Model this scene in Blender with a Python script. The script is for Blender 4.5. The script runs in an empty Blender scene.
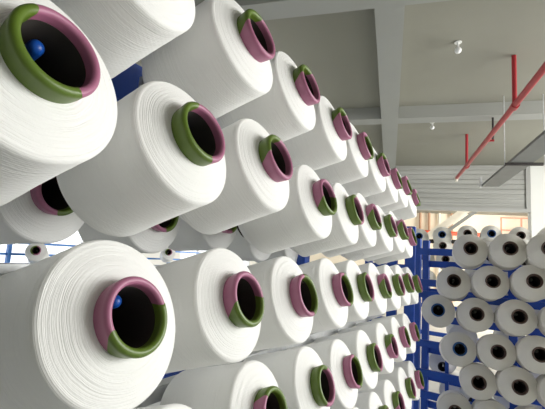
import bpy, bmesh, math, random
from mathutils import Vector, Matrix
random.seed(7)
C = bpy.context.scene.collection
PI = math.pi
H = 1.75                                  # camera height above the floor
CR = math.cos; SN = math.sin

# ------------------------------------------------------------------ materials
def mat(name, col, rough=.6, metal=0, bump=None, noise=None, spec=.5):
    m = bpy.data.materials.new(name); m.use_nodes = True
    nt = m.node_tree; b = nt.nodes['Principled BSDF']
    b.inputs['Base Color'].default_value = (*col, 1)
    b.inputs['Roughness'].default_value = rough
    b.inputs['Metallic'].default_value = metal
    b.inputs['Specular IOR Level'].default_value = spec
    tc = nt.nodes.new('ShaderNodeTexCoord')
    if noise:                              # (scale, amount): uneven paint, wear
        n = nt.nodes.new('ShaderNodeTexNoise'); n.inputs['Scale'].default_value = noise[0]
        n.inputs['Detail'].default_value = 5
        nt.links.new(tc.outputs['Object'], n.inputs['Vector'])
        r = nt.nodes.new('ShaderNodeMapRange')
        r.inputs['From Min'].default_value = .3; r.inputs['From Max'].default_value = .7
        r.inputs['To Min'].default_value = 1 - noise[1]; r.inputs['To Max'].default_value = 1 + noise[1]
        nt.links.new(n.outputs['Fac'], r.inputs['Value'])
        v = nt.nodes.new('ShaderNodeVectorMath'); v.operation = 'SCALE'
        v.inputs[0].default_value = col
        nt.links.new(r.outputs['Result'], v.inputs['Scale'])
        nt.links.new(v.outputs['Vector'], b.inputs['Base Color'])
    if bump:
        n = nt.nodes.new('ShaderNodeTexNoise'); n.inputs['Scale'].default_value = bump[0]
        n.inputs['Detail'].default_value = 4
        nt.links.new(tc.outputs['Object'], n.inputs['Vector'])
        bp = nt.nodes.new('ShaderNodeBump'); bp.inputs['Strength'].default_value = bump[1]
        bp.inputs['Distance'].default_value = bump[2]
        nt.links.new(n.outputs['Fac'], bp.inputs['Height'])
        nt.links.new(bp.outputs['Normal'], b.inputs['Normal'])
    return m

def yarn_mat(name, col, strength):
    """matte thread: fine irregular ridges that run round the package, plus a slanting cross wind"""
    m = bpy.data.materials.new(name); m.use_nodes = True
    nt = m.node_tree; N = nt.nodes; L = nt.links; b = N['Principled BSDF']
    b.inputs['Base Color'].default_value = (*col, 1); b.inputs['Roughness'].default_value = .75
    b.inputs['Specular IOR Level'].default_value = .25
    b.inputs['Sheen Weight'].default_value = .15
    tc = N.new('ShaderNodeTexCoord'); sp = N.new('ShaderNodeSeparateXYZ')
    L.new(tc.outputs['Object'], sp.inputs[0])
    def M(op, a, bb=None):
        n = N.new('ShaderNodeMath'); n.operation = op
        for i, v in enumerate((a, bb)):
            if v is None: continue
            if isinstance(v, (int, float)): n.inputs[i].default_value = v
            else: L.new(v, n.inputs[i])
        return n.outputs[0]
    x, y, z = sp.outputs
    r = M('SQRT', M('ADD', M('MULTIPLY', x, x), M('MULTIPLY', y, y)))
    th = M('ARCTAN2', y, x)
    s = M('SUBTRACT', z, r)                # distance along the outline
    def cmb(a, c, d):
        n = N.new('ShaderNodeCombineXYZ')
        for i, v in enumerate((a, c, d)): L.new(v, n.inputs[i])
        return n.outputs[0]
    def noise(vec, sc, det=3):
        n = N.new('ShaderNodeTexNoise'); n.inputs['Scale'].default_value = sc; n.inputs['Detail'].default_value = det
        L.new(vec, n.inputs['Vector']); return n.outputs['Fac']
    ux = M('DIVIDE', x, M('MAXIMUM', r, .01)); uy = M('DIVIDE', y, M('MAXIMUM', r, .01))
    warp = noise(cmb(M('MULTIPLY', ux, .8), M('MULTIPLY', uy, .8), M('MULTIPLY', s, 12)), 1.6, 2)
    s2 = M('ADD', s, M('MULTIPLY', warp, .012))
    rid = noise(cmb(M('MULTIPLY', ux, .5), M('MULTIPLY', uy, .5), M('MULTIPLY', s2, 420)), 1.0, 2)
    rid2 = noise(cmb(M('MULTIPLY', ux, 1.6), M('MULTIPLY', uy, 1.6), M('MULTIPLY', s2, 75)), 1.0, 3)
    cross = M('SINE', M('ADD', M('MULTIPLY', th, 60), M('MULTIPLY', s, 700)))
    h = M('ADD', M('ADD', M('MULTIPLY', rid, 1.0), M('MULTIPLY', rid2, .45)), M('MULTIPLY', cross, .02))
    bp = N.new('ShaderNodeBump'); bp.inputs['Strength'].default_value = strength; bp.inputs['Distance'].default_value = .0035
    L.new(h, bp.inputs['Height']); L.new(bp.outputs['Normal'], b.inputs['Normal'])
    return m

YARN = yarn_mat('white_yarn', (.84, .84, .82), .55)
YARN_WARM = yarn_mat('off_white_yarn', (.79, .77, .715), .3)
PINK = mat('pink_tube', (.36, .125, .215), .42, bump=(140, .2, .001))
GREEN = mat('olive_green_tube', (.09, .15, .012), .4, bump=(140, .2, .001))
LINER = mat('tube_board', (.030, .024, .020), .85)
LINER_PINK = mat('pink_tube_inside', (.10, .035, .06), .8)
BROWN = mat('brown_tube', (.085, .05, .038), .6)
BLUETUBE = mat('blue_tube', (.02, .09, .26), .5)
BLUE = mat('blue_enamel_steel', (.014, .075, .42), .4, noise=(9, .15))
LIGHTBLUE = mat('light_blue_enamel', (.05, .22, .62), .4)
BLUETIP = mat('blue_plastic', (.008, .085, .42), .35)
GREYTIP = mat('grey_plastic', (.35, .35, .34), .4)
STEEL = mat('galvanised_steel', (.56, .57, .57), .45, .35, noise=(30, .1))
WALLM = mat('grey_plaster', (.62, .625, .58), .9, noise=(.7, .05), bump=(40, .1, .002))
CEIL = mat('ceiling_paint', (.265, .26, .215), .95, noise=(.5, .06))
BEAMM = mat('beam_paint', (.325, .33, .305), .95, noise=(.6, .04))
WHITE = mat('white_plaster', (.83, .83, .79), .9, noise=(.8, .03))
CREAM = mat('cream_plaster', (.86, .77, .62), .9, noise=(.5, .05))
FLOORM = mat('grey_epoxy_floor', (.58, .59, .57), .35, noise=(1.2, .08))
RED = mat('red_pipe_paint', (.36, .022, .03), .38)
REDB = mat('orange_red_paint', (.72, .10, .05), .4)
DUCT = mat('tray_zinc', (.15, .155, .145), .6, 0, noise=(4, .08))
DARK = mat('dark_bracket', (.035, .03, .028), .6)
PIPEB = mat('brown_pipe', (.45, .27, .17), .6)
PIPEW = mat('pale_pipe', (.75, .70, .60), .6)
GLASSW = mat('sprinkler_white', (.8, .8, .78), .3)

def sheet_mat():
    m = bpy.data.materials.new('ribbed_sheet'); m.use_nodes = True
    nt = m.node_tree; b = nt.nodes['Principled BSDF']
    b.inputs['Base Color'].default_value = (.56, .56, .53, 1); b.inputs['Roughness'].default_value = .5
    tc = nt.nodes.new('ShaderNodeTexCoord'); n = nt.nodes.new('ShaderNodeTexNoise')
    mp = nt.nodes.new('ShaderNodeMapping'); mp.inputs['Scale'].default_value = (.25, .25, 7)
    nt.links.new(tc.outputs['Object'], mp.inputs[0]); nt.links.new(mp.outputs[0], n.inputs['Vector'])
    n.inputs['Scale'].default_value = 1.5
    r = nt.nodes.new('ShaderNodeValToRGB'); r.color_ramp.elements[0].position = .35; r.color_ramp.elements[1].position = .65
    r.color_ramp.elements[0].color = (.32, .32, .295, 1); r.color_ramp.elements[1].color = (.41, .41, .385, 1)
    nt.links.new(n.outputs['Fac'], r.inputs[0]); nt.links.new(r.outputs[0], b.inputs['Base Color'])
    return m
SHEET = sheet_mat()

# ------------------------------------------------------------------ helpers
def new_obj(name, bm, m, parent=None, smooth=False, ang=40):
    me = bpy.data.meshes.new(name)
    bmesh.ops.recalc_face_normals(bm, faces=bm.faces[:])
    bm.to_mesh(me); bm.free()
    if isinstance(m, (list, tuple)):
        for k in m: me.materials.append(k)
    else: me.materials.append(m)
    if smooth:
        for p in me.polygons: p.use_smooth = True
        me.set_sharp_from_angle(angle=math.radians(ang))
    o = bpy.data.objects.new(name, me); C.objects.link(o)
    if parent: o.parent = parent
    return o
def tag(o, label=None, cat=None, group=None, kind=None):
    if label: o['label'] = label
    if cat: o['category'] = cat
    if group: o['group'] = group
    if kind: o['kind'] = kind
    return o
def empty(name, loc=(0, 0, 0)):
    o = bpy.data.objects.new(name, None); C.objects.link(o); o.location = loc
    o.empty_display_size = .1
    return o
def box(bm, c, s, rz=0, bev=0, M=None):
    g = bmesh.ops.create_cube(bm, size=1)
    vs = g['verts']
    T = (M if M is not None else Matrix.Translation(c) @ Matrix.Rotation(rz, 4, 'Z')) @ Matrix.Diagonal((*s, 1))
    bmesh.ops.transform(bm, matrix=T, verts=vs)
    if bev:
        es = list({e for v in vs for e in v.link_edges})
        bmesh.ops.bevel(bm, geom=es, offset=bev, segments=2, affect='EDGES')
def bar(bm, a, b, w, h, bev=0):
    """box beam from a to b, width w (horizontal), height h"""
    a = Vector(a); b = Vector(b); d = b - a
    z = d.normalized(); ref = Vector((0, 0, 1)) if abs(z.z) < .95 else Vector((0, 1, 0))
    x = ref.cross(z).normalized(); y = z.cross(x)
    M = Matrix((x, y, z)).transposed().to_4x4(); M.translation = (a + b) / 2
    box(bm, None, (w, h, d.length), M=M, bev=bev)
def rod(bm, a, b, r, r2=None, seg=14):
    a = Vector(a); b = Vector(b); d = b - a
    z = d.normalized(); ref = Vector((0, 0, 1)) if abs(z.z) < .95 else Vector((0, 1, 0))
    x = ref.cross(z).normalized(); y = z.cross(x)
    M = Matrix((x, y, z)).transposed().to_4x4(); M.translation = (a + b) / 2
    bmesh.ops.create_cone(bm, cap_ends=True, segments=seg, radius1=r, radius2=r if r2 is None else r2, depth=d.length, matrix=M)
def lathe(bm, prof, seg=96, a0=None, a1=None, close=False):
    """prof: (r, z); a0/a1: functions of z giving the arc limits (None: full turn)"""
    full = a0 is None
    rows = []
    n = seg if full else seg + 1
    for r, z in prof:
        row = []
        for i in range(n):
            t = 2 * PI * i / seg if full else a0(z) + (a1(z) - a0(z)) * i / seg
            row.append(bm.verts.new((r * CR(t), r * SN(t), z)))
        rows.append(row)
    k = len(rows)
    for j in range(k if close else k - 1):
        A, B = rows[j], rows[(j + 1) % k]
        for i in range(seg):
            i2 = (i + 1) % seg if full else i + 1
            bm.faces.new((A[i], A[i2], B[i2], B[i]))
    if not full and close:
        bm.faces.new([rw[0] for rw in rows]); bm.faces.new([rw[-1] for rw in reversed(rows)])
    return rows

# ------------------------------------------------------------------ yarn packages
LT = .345                                  # whole tube length; local +Z points out of the creel
def yarn_mesh(R, r0, seg, seed, m, face=.016, back=.045, name='yarn_winding'):
    rnd = random.Random(seed)
    zt = LT - .033                         # where the tube leaves the yarn
    P = [(r0 - .004, zt)]
    n = 26
    for i in range(1, n + 1):
        t = i / n
        r = r0 + (R - .009 - r0) * t
        z = zt - face * (t ** 1.35) + (.0009 * (rnd.random() - .5) if 1 < i < n else 0)
        P.append((r, z))
    r1, z1 = P[-1]
    for i in range(1, 7):                  # rounded shoulder
        a = i / 6 * PI / 2
        P.append((r1 + .009 * SN(a), z1 - .011 * (1 - CR(a))))
    z2 = P[-1][1]; zb = .035 + back
    for i in range(1, 15):
        t = i / 15
        P.append((R - .0015 * SN(PI * t) + .0005 * (rnd.random() - .5), z2 + (zb - z2) * t))
    for i in range(7):
        a = i / 6 * PI / 2
        P.append((R - .012 + .012 * CR(a), zb - .012 * SN(a)))
    P.append((r0 + .03, .035)); P.append((r0 - .004, .012))
    bm = bmesh.new(); lathe(bm, P, seg, close=True)
    return new_obj(name, bm, m, smooth=True, ang=60)
def cap(bm, r, z):
    g = bmesh.ops.create_cone(bm, cap_ends=True, segments=40, radius1=r, radius2=r, depth=.004, matrix=Matrix.Translation((0, 0, z)))
def tube_profile(ro, ri, grow=0.0):
    """closed outline of the tube nose: outside collar swelling to a thick rounded lip, then the bore"""
    P = []
    z0 = LT - .050
    P.append((ri + .001 - (grow and .0005), z0)); P.append((ro * .925 + grow, z0)); P.append((ro * .93 + grow, z0 + .014)); P.append((ro * .96 + grow, z0 + .024))
    mid = (ro + ri) / 2; hw = (ro - ri) / 2
    for i in range(11):
        a = -.25 + (PI + .25) * i / 10
        P.append((mid + (hw + grow) * CR(a), LT - hw * 1.1 + (hw * 1.1 + grow) * SN(a)))
    P.append((ri - grow, LT - .03))
    return P
SMALL = []
def make_package(kind):
    root = empty('yarn_package')
    if kind == 'creel':
        y = yarn_mesh(.1275, .058, 112, 3, YARN); y.parent = root
        bm = bmesh.new(); lathe(bm, tube_profile(.0612, .048), 72, close=True)
        t = new_obj('tube', bm, PINK, root, smooth=True, ang=70)
        t['label'] = 'pink rounded tube nose'
        k = 16.0
        bm = bmesh.new()
        lathe(bm, tube_profile(.0612, .048, .0006), 40, lambda z: -1.25 - .2 - k * (z - LT + .02), lambda z: 1.25 + .2 - k * .55 * (z - LT + .02), close=True)
        g = new_obj('green_band', bm, GREEN, t, smooth=True, ang=70)
        bm = bmesh.new()
        lathe(bm, tube_profile(.0612, .048, .0006), 30, lambda z: -.95 - k * .6 * (z - LT + .03), lambda z: .95 - k * .8 * (z - LT + .03), close=True)
        e_ = new_obj('green_band', bm, GREEN, None, smooth=True, ang=70); SMALL.extend((e_.data, g.data)); bpy.data.objects.remove(e_); g['label'] = 'olive green half of the tube nose'
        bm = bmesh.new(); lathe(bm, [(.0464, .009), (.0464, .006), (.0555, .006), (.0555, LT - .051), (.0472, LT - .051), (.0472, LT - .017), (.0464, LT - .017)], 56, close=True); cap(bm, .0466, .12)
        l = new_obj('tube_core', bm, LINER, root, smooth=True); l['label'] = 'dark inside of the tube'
    else:
        y = yarn_mesh(.131, .046, 80, 5, YARN_WARM, face=.05, back=.05); y.parent = root
        bm = bmesh.new(); lathe(bm, tube_profile(.053, .041), 48, close=True)
        t = new_obj('tube', bm, BROWN if kind == 'brown' else BLUETUBE, root, smooth=True, ang=70)
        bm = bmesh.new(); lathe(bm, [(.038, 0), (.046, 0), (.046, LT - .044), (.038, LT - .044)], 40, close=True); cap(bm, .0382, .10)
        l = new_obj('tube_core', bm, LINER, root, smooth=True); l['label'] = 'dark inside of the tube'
    return root
def kids(o): return [c for c in bpy.data.objects if c.parent == o]
def copy_tree(tree, parent=None):
    o, ch = tree
    c = o.copy(); C.objects.link(c); c.parent = parent
    for t in ch: copy_tree(t, c)
    return c
def tree_of(o): return (o, [tree_of(k) for k in kids(o)])

TILT = math.radians(17)
def frame(yaw, tilt=TILT):
    """columns: sideways, up, outward axis; yaw = heading of the outward axis about Z (0 = +X)"""
    a = Vector((CR(yaw) * CR(tilt), SN(yaw) * CR(tilt), SN(tilt)))
    x = Vector((-SN(yaw), CR(yaw), 0)); y = a.cross(x)
    return x, y, a
PROTO = {k: make_package(k) for k in ('creel', 'brown', 'blue')}
TREE = {k: tree_of(o) for k, o in PROTO.items()}
USED = set()
SPIN = []                                  # spindles to hang on the creels
def place(kind, tip, yaw, spin, label, group, creel, dtilt=0, dyaw=0, offs=.030, rs=1):
    tip = Vector(tip); tip.z += H
    x, y, a = frame(yaw + dyaw, TILT + dtilt)
    if kind in USED: o = copy_tree(TREE[kind])
    else: o = PROTO[kind]; USED.add(kind)
    M = Matrix((x, y, a)).transposed() @ Matrix.Rotation(spin, 3, 'Z')
    o.rotation_euler = M.to_euler(); o.location = tip - a * LT
    if kind == 'creel':
        for k_ in kids(o):
            for b_ in kids(k_):
                if b_.name.startswith('green_band'): b_.data = SMALL[0 if 100 < math.degrees(spin) < 150 else 1]
    if rs != 1:
        for k_ in kids(o):
            if k_.name.startswith('yarn_winding'): k_.scale = (rs, rs, 1)
    tag(o, label, 'yarn package', group)
    SPIN.append((creel, tip, x, y, a, kind, offs))
    return o

R_ = math.radians
ORD = ['first', 'second', 'third', 'fourth', 'fifth', 'sixth', 'seventh', 'eighth', 'ninth', 'tenth', 'eleventh', 'twelfth']
# tube-end positions (y along the creel, z from eye level), direction of the green half, spindle tilt error in degrees
ROWS = {
 'top': [(.47, .525, 140), (.774, .523, 142), (1.068, .52, 132), (1.388, .501, 125), (1.687, .499, 355), (2.004, .488, 115), (2.302, .477, 350), (2.586, .489, 340), (2.903, .463, 330)],
 'second': [(.292, .242, 222), (.588, .226, 200), (.893, .252, 145), (1.235, .205, 290), (1.552, .204, 185), (1.83, .208, 255), (2.162, .199, 180), (2.463, .205, 235), (2.746, .184, 10)],
 'third': [(.467, -.1, 300), (.786, -.093, 285), (1.107, -.102, 20), (1.445, -.098, 5), (1.737, -.1, 185), (2.065, -.106, 245), (2.385, -.111, 180), (2.673, -.107, 205), (2.99, -.122, 180)],
 'fourth': [(.64, -.405, 90), (.944, -.378, 50), (1.288, -.393, 160), (1.596, -.413, 5), (1.913, -.417, 178), (2.246, -.42, 125), (2.58, -.419, 0), (2.907, -.431, 340)],
 'fifth': [(1.84, -.74, 100), (2.15, -.75, 120), (2.449, -.757, 140), (2.798, -.759, 185), (3.12, -.78, 20)],
}
X0 = -.480
CYAW = R_(0)
def tube_words(d):
    d %= 360
    if d < 45 or d > 315: return 'pink-sided tube'
    if d < 165: return 'green-topped pink tube'
    if d < 215: return 'green-sided pink tube'
    return 'pink-topped green tube'
for rn, items in ROWS.items():
    for i, (y, z, d) in enumerate(items):
        n = ['nearest'] + ORD[1:]
        j = i
        w = tube_words(d)
        lab = 'white yarn package, %s, %s in %s row of left creel' % (w, n[j] if j == 0 else n[j] + ' nearest', rn)
        if (rn, i) == ('top', 0): lab = 'white yarn package cut off by the top edge, nearest in top row of left creel'
        if (rn, i) == ('fourth', 0): lab = 'white yarn package barely rising over the bottom edge, nearest in fourth row of left creel'
        place('creel', ((-.498 if i == 0 else -.487) if rn == 'top' else X0, y, z), CYAW, R_(d), lab, 'white yarn packages in the %s row of the near creel' % rn, 'near',
              dtilt=R_(random.uniform(-1.2, 1.2)), dyaw=R_(random.uniform(-1.5, 1.5)), rs=1.055 if (rn, i) == ('third', 0) else 1.04 if (rn, i) == ('second', 0) else 1)
# the bank behind, seen through the gaps below the second row
for i, (y, z) in enumerate([(.606, .128), (.965, .117), (1.32, .14), (1.66, .105), (2.0, .10)]):
    place('creel', (-.92, y, z), CYAW, R_(5 + 10 * i), 'white yarn package hung behind the second row, %s from the left in the gaps' % ORD[i],
          'white yarn packages in the rear bank of the near creel', 'near', dtilt=R_(-14))

# ------------------------------------------------------------------ rack of packages at the right, across the aisle end
RA = R_(80)
rdir = Vector((-SN(RA), CR(RA), 0)); rn_ = Vector((-.04505, 3.56687, 0))
def rk(s, z, back=0):                      # s: metres to the right along the rack; back: behind its front
    o = Vector((-.04505, 3.56687, 0)); base = o - rdir * (o @ rdir)   # foot of the rack plane
    nrm = Vector((rdir.y, -rdir.x, 0)); nrm = nrm if nrm.y < 0 else -nrm
    p = base - rdir * s - nrm * back
    return (p.x, p.y, z)
RYAW = math.atan2(-CR(RA - PI/2 + PI/2) , 0) if False else None
nrm = Vector((rdir.y, -rdir.x, 0)); nrm = nrm if nrm.y < 0 else -nrm
RYAW = R_(-81)
rack = [
 ('top', [(-.821, .159, 'brown'), (-.546, .168, 'brown'), (-.30, .178, 'brown'), (-.03, .185, 'brown')]),
 ('second', [(-.945, -.104, 'brown'), (-.664, -.084, 'brown'), (-.396, -.062, 'brown'), (-.12, -.055, 'brown')]),
 ('third', [(-1.067, -.349, 'blue'), (-.777, -.343, 'brown'), (-.493, -.323, 'brown'), (-.22, -.312, 'brown')]),
 ('fourth', [(-.899, -.624, 'blue'), (-.632, -.597, 'brown'), (-.37, -.566, 'brown'), (-.10, -.56, 'brown')]),
 ('fifth', [(-.765, -.846, 'brown'), (-.497, -.814, 'brown'), (-.235, -.80, 'brown')]),
 ('sixth', [(-.93, -1.10, 'brown'), (-.66, -1.09, 'brown'), (-.39, -1.07, 'brown')]),
]
for rn, items in rack:
    for i, (s, z, k) in enumerate(items):
        place(k, rk(s, z), RYAW, random.uniform(0, 6.28),
              'off-white yarn package, %s tube, %s from left in %s front row of right creel' % (k, ORD[i], rn),
              'off-white yarn packages in the front of the right rack', 'right', dtilt=R_(random.uniform(-9, -5)), dyaw=R_(random.uniform(-3, 3)), offs=.024)

# packages on the other face of that creel: they point away, their backs show in the gaps
BACK = [(.10, [-.95, -.67, -.39, -.11]), (-.17, [-1.08, -.81, -.53, -.25]), (-.42, [-.93, -.66, -.38, -.10]),
        (-.68, [-1.22, -.80, -.52, -.24]), (-.95, [-1.40, -.66, -.38, -.10]), (-1.20, [-1.27, -1.10, -.80, -.52, -.24])]
for j, (z, ss) in enumerate(BACK):
    for i, s_ in enumerate(ss):
        place('brown', rk(s_ + .04, z + .10, 1.06), R_(97), random.uniform(0, 6.28),
              'off-white yarn package seen from behind, %s from left in %s rear row of right creel' % (ORD[i], 'top' if j == 0 else ORD[j]),
              'off-white yarn packages on the rear face of the right creel', 'right', dtilt=R_(random.uniform(-4, 1)), dyaw=R_(random.uniform(-5, 5)), offs=.024)
FAR = [('top', [(-2.14, .43, 'blue'), (-1.81, .46, 'blue'), (-1.47, .48, 'brown'), (-1.17, .48, 'blue'), (-.83, .46, 'brown'), (-.5, .46, 'brown')]),
       ('middle', [(-1.80, .30, 'brown')]), ('lower', [(-2.05, .12, 'brown'), (-1.76, .11, 'brown'), (-1.46, .14, 'brown'), (-1.16, .14, 'brown'), (-.8, .12, 'blue')]),
       ('lowest', [(-2.03, -.17, 'brown'), (-1.72, -.18, 'brown'), (-1.4, -.2, 'brown')])]
for rn, items in FAR:
    for i, (s_, z, k) in enumerate(items):
        place(k, rk(s_, z, 2.6), R_(-84), random.uniform(0, 6.28),
              'small distant off-white yarn package, %s tube, %s from left in %s row beyond right creel' % (k, ORD[i], rn) if len(items) > 1 else
              'small distant yarn package just below the top row beyond the right creel',
              'distant yarn packages beyond the right creel', 'far', dtilt=R_(-10), offs=.024)
# two packages on the creel in the next aisle, seen through the gaps on the left
for (x, y, z, k, lab) in ((-5.2, 3.17, -.10, 'a', 'tiny distant yarn package in the gap at the far left edge'),
                          (-5.2, 5.60, -.03, 'b', 'tiny distant yarn package with green tube in the bright gap left of centre')):
    place('creel', (x, y, z), R_(-40), R_(180), lab, 'yarn packages in the next aisle', 'next')

# ------------------------------------------------------------------ setting, laid out along the building (13 degrees off the creel)
B = R_(12.9)
def U(u, v, z): return (u * CR(B) - v * SN(B), u * SN(B) + v * CR(B), z + H)
def ubox(bm, u0, u1, v0, v1, z0, z1, bev=0):
    box(bm, U((u0 + u1) / 2, (v0 + v1) / 2, (z0 + z1) / 2), (abs(u1 - u0), abs(v1 - v0), abs(z1 - z0)), rz=B, bev=bev)
def struct(name, boxes, m):
    bm = bmesh.new()
    for b in boxes: ubox(bm, *b)
    o = new_obj(name, bm, m); o['kind'] = 'structure'; return o
UL, UR, VB, VF, VX, ZT = -6.5, 6.5, -6.0, 10.8, 21.0, 2.52
ZB = 2.32
struct('floor', [(UL, UR, VB, VX, -H - .1, -H)], FLOORM)
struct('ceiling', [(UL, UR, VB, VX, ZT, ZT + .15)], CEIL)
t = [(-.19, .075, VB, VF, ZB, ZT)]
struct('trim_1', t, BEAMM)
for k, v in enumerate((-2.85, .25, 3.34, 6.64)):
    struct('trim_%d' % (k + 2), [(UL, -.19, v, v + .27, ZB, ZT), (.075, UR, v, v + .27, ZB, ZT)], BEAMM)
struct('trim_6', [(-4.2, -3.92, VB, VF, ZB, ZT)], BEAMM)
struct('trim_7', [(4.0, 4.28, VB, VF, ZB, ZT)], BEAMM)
# far wall: ribbed sheet header over an open bay, white wall at the right
bm = bmesh.new()
nrib = 9
for k in range(nrib):
    z0 = 1.46 + k * (ZT - 1.46) / nrib; z1 = z0 + (ZT - 1.46) / nrib
    ubox(bm, UL, 3.06, VF + .02, VF + .10, z0, z1 - .012)
    ubox(bm, UL, 3.06, VF + .045, VF + .09, z1 - .02, z1 + .004)
o = new_obj('wall_far', bm, SHEET); o['kind'] = 'structure'
struct('trim_8', [(UL, 3.13, VF - .02, VF + .12, 1.38, 1.46), (3.04, 3.13, VF - .02, VF + .12, 1.46, ZT)], mat('grey_trim', (.38, .38, .36), .5))
struct('wall_far_right', [(3.14, UR, VF, VF + .25, -H, ZT)], WHITE)
struct('wall_beyond', [(UL, UR, VX, VX + .2, -H, ZT)], CREAM)
# side walls with window openings
def window_wall(name, u, th, v0, v1, wins, zs, m):
    bs = []; z0, z1 = zs
    bs.append((u, u + th, v0, v1, -H, z0)); bs.append((u, u + th, v0, v1, z1, ZT))
    e = v0
    for a, b in wins: bs.append((u, u + th, e, a, z0, z1)); e = b
    bs.append((u, u + th, e, v1, z0, z1))
    return struct(name, bs, m)
wl = [(.5, 4.5), (5, 9), (12, 19)]
window_wall('wall_left', UL - .2, .2, VB, VX, wl, (-.9, 2.0), WHITE)
wr = [(.4, 2.8), (3.2, 5.6), (6.0, 8.4), (12, 19)]
window_wall('wall_right', UR, .2, VB, VX, wr, (-.6, 2.3), WHITE)
struct('wall_back', [(UL, UR, VB - .2, VB, -H, ZT)], mat('green_grey_paint', (.58, .59, .56), .8))  # one even tone, set by how much fill it bounces onto the packages
FR = mat('window_frame_white', (.75, .76, .76), .4)
GL = bpy.data.materials.new('window_glass'); GL.use_nodes = True
nt = GL.node_tree; nt.nodes.remove(nt.nodes['Principled BSDF'])
g1 = nt.nodes.new('ShaderNodeBsdfTransparent'); g2 = nt.nodes.new('ShaderNodeBsdfGlossy'); g2.inputs['Roughness'].default_value = .05
mx = nt.nodes.new('ShaderNodeMixShader'); mx.inputs[0].default_value = .06
nt.links.new(g1.outputs[0], mx.inputs[1]); nt.links.new(g2.outputs[0], mx.inputs[2])
nt.links.new(mx.outputs[0], nt.nodes['Material Output'].inputs['Surface'])
wn = 1
for (u, wins, z0, z1) in ((UL - .12, wl, -.9, 2.0), (UR + .06, wr, -.6, 2.3)):
    for a, b in wins:
        bm = bmesh.new()
        n = max(2, int((b - a) / 1.3))
        for k in range(n + 1):
            v = a + (b - a) * k / n; v = min(max(v, a + .03), b - .03)
            ubox(bm, u, u + .06, v - .03, v + .03, z0, z1)
        for z in (z0 + .03, z1 - .03, (z0 * .35 + z1 * .65)): ubox(bm, u + .003, u + .057, a, b, z - .03, z + .03)
        w = new_obj('window_%d' % wn, bm, FR); w['kind'] = 'structure'
        bm = bmesh.new(); ubox(bm, u + .025, u + .031, a, b, z0, z1)
        new_obj('pane', bm, GL, w); wn += 1

# ------------------------------------------------------------------ ceiling services
root = empty('sprinkler_pipe', U(1.35, 4, 1.9))
def child(name, bm, m, root, label=None, smooth=False):
    o = new_obj(name, bm, m, root, smooth=smooth)
    o.matrix_parent_inverse = Matrix.Translation(-Vector(root.location))
    if label: o['label'] = label
    return o
def kid_of(name, bm, m, parent, smooth=False):
    o = new_obj(name, bm, m, parent, smooth=smooth); return o
bm = bmesh.new(); rod(bm, U(1.36, .5, 1.9), U(1.33, 9.35, 1.9), .034)
child('pipe', bm, RED, root, smooth=True)
for v, u in ((8.25, 1.345), (5.15, 1.35), (2.05, 1.355)):
    bm = bmesh.new(); rod(bm, U(u, v, 1.9), U(u, v, ZT - .002), .026)
    rod(bm, U(u, v, ZT - .05), U(u, v, ZT), .012, .022)
    rod(bm, U(u, v - .05, 1.9), U(u, v + .05, 1.9), .045)
    child('riser', bm, RED, root, smooth=True)
bm = bmesh.new(); rod(bm, U(1.33, 9.32, 1.9), U(1.33, 9.40, 1.9), .045); rod(bm, U(1.33, 9.38, 1.9), U(1.33, 9.38, 1.83), .03)
child('end_cap', bm, PIPEW, root, 'pale cap on the far end of the pipe', smooth=True)
tag(root, 'red sprinkler pipe hanging below the ceiling at the right', 'pipe')
bm = bmesh.new(); rod(bm, U(1.47, 6.76, ZB), U(1.47, 6.76, 1.96), .016)
child('bracket_rod', bm, DARK, root, 'dark hanger rod')
bm = bmesh.new(); bar(bm, U(1.485, 6.76, 1.955), U(1.35, 6.76, 1.955), .04, .025)
child('bracket_arm', bm, RED, root)

root = empty('cable_tray', U(1.8, 6, 1.5))
bm = bmesh.new()
ubox(bm, 1.60, 1.90, .5, 8.3, 1.52, 1.56, bev=.004)
child('duct', bm, DUCT, root)
bm = bmesh.new(); ubox(bm, 1.57, 1.61, 8.25, 8.31, 1.50, 1.70); child('end_plate', bm, STEEL, root, 'light end bracket')
for v in (6.4, 3.6):
    bm = bmesh.new(); ubox(bm, 1.54, 2.02, v - .02, v + .02, 1.48, 1.518); child('support_bar', bm, DARK, root, 'black bar crossing under the tray')
    for u in (1.54, 2.04):
        bm = bmesh.new(); rod(bm, U(u, v, 1.49), U(u, v, ZT), .007); child('threaded_rod', bm, STEEL, root, 'thin rod up to the ceiling')
tag(root, 'grey closed cable tray running under the ceiling at right', 'cable tray')

for i, (u, v, lab) in enumerate(((.68, 4.72, 'small white sprinkler head on the ceiling, nearer one'), (.66, 7.47, 'small white sprinkler head on the ceiling, farther one'))):
    r = empty('fire_sprinkler', U(u, v, ZT))
    bm = bmesh.new(); rod(bm, U(u, v, ZT), U(u, v, ZT - .07), .012); rod(bm, U(u, v, ZT - .004), U(u, v, ZT - .012), .04)
    child('stem', bm, GLASSW, r, smooth=True)
    bm = bmesh.new(); bmesh.ops.create_uvsphere(bm, u_segments=16, v_segments=10, radius=.038, matrix=Matrix.Translation(U(u, v, ZT - .1)))
    child('bulb', bm, GLASSW, r, smooth=True)
    tag(r, lab, 'sprinkler', 'sprinkler heads on the ceiling')

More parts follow.
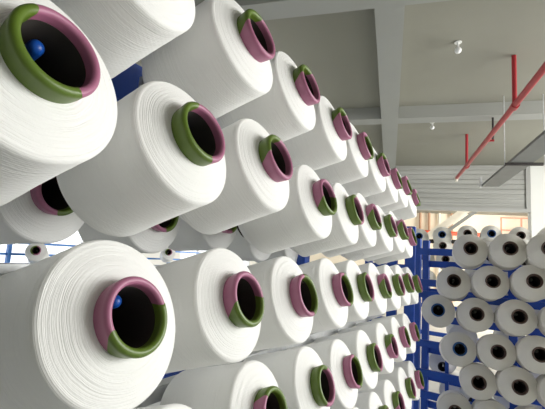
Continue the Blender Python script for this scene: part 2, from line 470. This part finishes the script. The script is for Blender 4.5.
# ------------------------------------------------------------------ bay beyond the header
def thing_boxes(name, label, cat, parts, group=None):
    r = None
    for k, (pn, fn, m) in enumerate(parts):
        bm = bmesh.new(); fn(bm)
        if r is None:
            r = new_obj(name, bm, m) if len(parts) == 1 else empty(name, U(0, VX - 2, -H))
            if len(parts) == 1: break
        child(pn, bm, m, r)
    return tag(r, label, cat, group)
thing_boxes('beam', 'pale sloping beam seen through the opening under the header', 'beam', [('beam', lambda bm: bar(bm, U(1.25, 17, 1.0), U(3.1, 17, 2.5), .2, .28), PIPEW)])
thing_boxes('beam', 'dark sloping beam beside the pale sloping beam in the far bay', 'beam', [('beam', lambda bm: bar(bm, U(1.5, 16.6, .9), U(3.5, 16.6, 2.5), .12, .12), DUCT)])
for k, (u, m, w) in enumerate(((1.35, PIPEB, 'leftmost brown'), (1.75, PIPEB, 'second brown'), (2.2, PIPEW, 'pale'), (2.75, PIPEB, 'third brown'))):
    thing_boxes('wall_pipe', '%s upright pipe against the far cream wall' % w, 'pipe', [('pipe', lambda bm: rod(bm, U(u, 20.85, -H), U(u, 20.85, ZT), .06), m)], 'upright pipes in the far bay')
thing_boxes('wall_pipe', 'horizontal red pipe low across the far cream wall', 'pipe', [('pipe', lambda bm: rod(bm, U(.8, 19.5, 1.50), U(5.6, 19.5, 1.42), .09), REDB)])
def shelf_rack(bm):
    for u in (4.7, 5.5, 6.3):
        ubox(bm, u, u + .05, 20.3, 20.36, -H, 2.3)
    for z in (1.3, 1.75, 2.3): ubox(bm, 4.7, 6.35, 20.3, 20.36, z, z + .05)
    bar(bm, U(4.7, 20.33, 1.35), U(6.3, 20.33, 1.75), .04, .04)
thing_boxes('shelving_frame', 'thin red-brown open frame against the far cream wall', 'frame', [('frame', shelf_rack, mat('rust_red_steel', (.55, .20, .12), .6))])

# ------------------------------------------------------------------ creels (blue frames, pale rails, spindles)
def grow_creel(root, key):
    for (c, tip, x, y, a, kind, offs) in [s for s in SPIN if s[0] == key]:
        p0 = tip - a * (LT + .03) + y * offs
        near3 = key == 'near' and (abs(tip.y - .292) + abs(tip.z - H - .242) < .01 or abs(tip.y - .588) + abs(tip.z - H - .226) < .01 or abs(tip.y - .467) + abs(tip.z - H + .1) < .01)
        p1 = tip - a * (.062 if near3 else .135) + y * (.031 if near3 else offs)
        bm = bmesh.new(); rod(bm, p0, p1, .0085 if key == 'near' else .007, seg=10)
        s = child('spindle', bm, STEEL, root, smooth=True)
        bm = bmesh.new(); rod(bm, p1 - a * .01, p1 + a * .010, .011, seg=14)
        bmesh.ops.create_uvsphere(bm, u_segments=14, v_segments=8, radius=.011, matrix=Matrix.Translation(p1 + a * .010))
        q = new_obj('spindle_tip', bm, BLUETIP if key == 'near' else GREYTIP, s, smooth=True)
        q['label'] = 'blue rounded tip inside the tube' if key == 'near' else 'grey rounded tip inside the tube'
x_, y_, a_ = frame(CYAW)
creel = empty('creel', (-.87, 1.8, 0))
tag(creel, 'blue steel creel with pale rails holding the near white yarn packages', 'creel')
for zt, ys in ((.52, (.47, 2.9, 8)), (.22, (.29, 2.75, 8)), (-.10, (.467, 2.99, 8)), (-.40, (.64, 2.9, 7)), (-.755, (1.22, 3.12, 6))):
    tip = Vector((X0, 0, zt + H)); p = tip - a_ * (LT + .025); zr = p.z - .175
    bm = bmesh.new(); box(bm, (p.x + .012, 1.75, zr), (.045, 3.2, .04), bev=.003)
    child('rail', bm, STEEL, creel)
    for k in range(ys[2] + 1 if zt != .22 else 0):
        y = ys[0] + (ys[1] - ys[0]) * k / ys[2] - .03
        bm = bmesh.new(); box(bm, (p.x - .004, y, (zr + p.z) / 2 + .02), (.01, .022, p.z - zr + .05), bev=.002)
        child('bracket', bm, STEEL, creel)
for (x, y, w) in ((-.94, .10, .07), (-.94, 2.06, .07), (-.94, 3.36, .07), (-.615, 3.36, .05), (-.75, 3.36, .05)):
    bm = bmesh.new(); box(bm, (x, y, 1.22 if x < -.9 else 1.025), (.05 if x < -.9 else .075, w, 2.44 if x < -.9 else 2.05), bev=.004)
    child('post', bm, BLUE, creel)
for z, h in ((.12, .06), (1.33, .06), (2.22, .13), (2.40, .06)):
    bm = bmesh.new(); box(bm, (-.945, 1.73, z), (.046, 3.4, h), bev=.004); child('side_beam', bm, BLUE, creel)
bm = bmesh.new(); 
for z in (.1, .75, 1.3, 1.72, 2.0): bar(bm, (-.95, 3.36, z), (-.62, 3.36, z), .03, .06)
child('end_ties', bm, BLUE, creel)
grow_creel(creel, 'near')

rc = empty('creel', (rk(-.5, 0, .4)[0], rk(-.5, 0, .4)[1], 0))
tag(rc, 'blue steel creel at right holding the off-white yarn packages', 'creel')
for s, b in ((-1.385, .42), (-1.385, .66), (-.62, .54), (.25, .42), (.25, .66)):
    q = rk(s, 0, b); bm = bmesh.new(); box(bm, (q[0], q[1], 1.0), (.06, .05, 2.0), rz=RA - PI / 2, bev=.004); child('post', bm, BLUE, rc)
for b, zs in ((.40, (.13, -.155, -.26, -.70, -.955, -1.14, -1.4)), (.68, (.02, -.25, -.50, -.80, -1.05, -1.3))):
    for z in zs:
        bm = bmesh.new(); bar(bm, rk(-1.385, z + H, b), rk(.3, z + H, b), .03, .062, bev=.003)
        child('cross_beam', bm, BLUE, rc)
for s in (-1.12, -.9, -.4):
    bm = bmesh.new(); bar(bm, rk(s, H - 1.14, .44), rk(s, H - .70, .44), .03, .035); child('upright', bm, BLUE, rc)
grow_creel(rc, 'right')

fc = empty('creel', (rk(-1.3, 0, 3.0)[0], rk(-1.3, 0, 3.0)[1], 0))
tag(fc, 'distant blue creel standing beyond the right creel', 'creel')
for s in (-2.35, -.95, .3):
    q = rk(s, 0, 3.02); bm = bmesh.new(); box(bm, (q[0], q[1], 1.05), (.06, .06, 2.1), rz=RA - PI / 2, bev=.004); child('post', bm, BLUE, fc)
for z in (.38, .02, -.28, -.6, -1.0):
    bm = bmesh.new(); bar(bm, rk(-2.35, z + H, 2.99), rk(.3, z + H, 2.99), .03, .06); child('cross_beam', bm, DARK if z == .38 else BLUE, fc)
grow_creel(fc, 'far')
nc = empty('creel', (-5.5, 4.4, 0))
tag(nc, 'blue creel in the next bright aisle, seen through the gaps at left', 'creel')
for y in (1.1, 1.9, 2.66, 3.04, 4.4, 6.0, 7.6):
    bm = bmesh.new(); box(bm, (-5.56, y, .95), (.05, .045, 1.9)); child('post', bm, LIGHTBLUE, nc)
for z in (-.02, -.17, -.30, -.6, -1.2):
    bm = bmesh.new(); box(bm, (-5.58, 4.35, z + H), (.04, 6.6, .03)); child('rail', bm, LIGHTBLUE, nc)
grow_creel(nc, 'next')

# ------------------------------------------------------------------ world and light
w = bpy.data.worlds.new('sky'); bpy.context.scene.world = w; w.use_nodes = True
bg = w.node_tree.nodes['Background']; bg.inputs['Color'].default_value = (.93, .97, 1, 1); bg.inputs['Strength'].default_value = 1.5
def area(name, loc_uvz, size, power, aim, col=(1, 1, 1)):
    l = bpy.data.lights.new(name, 'AREA'); l.shape = 'RECTANGLE'; l.size, l.size_y = size; l.energy = power; l.color = col
    o = bpy.data.objects.new(name, l); C.objects.link(o); o.location = U(*loc_uvz)
    d = Vector(U(*aim)) - Vector(o.location); o.rotation_euler = d.to_track_quat('-Z', 'Y').to_euler()
    return o
area('window_daylight', (UR - .05, 3.4, .85), (10, 2.7), 640, (0, 3, .2), (1, .985, .95))
area('far_bay_daylight', (UR - .1, 15.5, 1.0), (6, 2.5), 620, (0, 17, 1), (1, .96, .9))
area('far_aisle_daylight', (UL + .05, 2, .6), (10, 2.6), 25, (0, 2, .4), (1, 1, .98))

# ------------------------------------------------------------------ camera
cam = bpy.data.cameras.new('camera'); co = bpy.data.objects.new('camera', cam); C.objects.link(co)
cam.sensor_width = 36; cam.lens = 410 / 545 * 36; cam.clip_start = .02
cx = Vector((.87497777, .48050329, .05941801)); cy = Vector((.00889702, -.13865952, .99030015)); cz = Vector((.48408135, -.86596197, -.12559904))
M = Matrix((cx, cy, cz)).transposed().to_4x4(); M.translation = (0, 0, H); co.matrix_world = M
sc = bpy.context.scene; sc.camera = co
sc.view_settings.view_transform = 'Standard'; sc.view_settings.look = 'None'; sc.view_settings.gamma = 1
sc.view_settings.exposure = .5; sc.view_settings.use_curve_mapping = False
sc.cycles.use_denoising = True
sc.cycles.max_bounces = 8; sc.cycles.diffuse_bounces = 5
sc.render.film_transparent = False
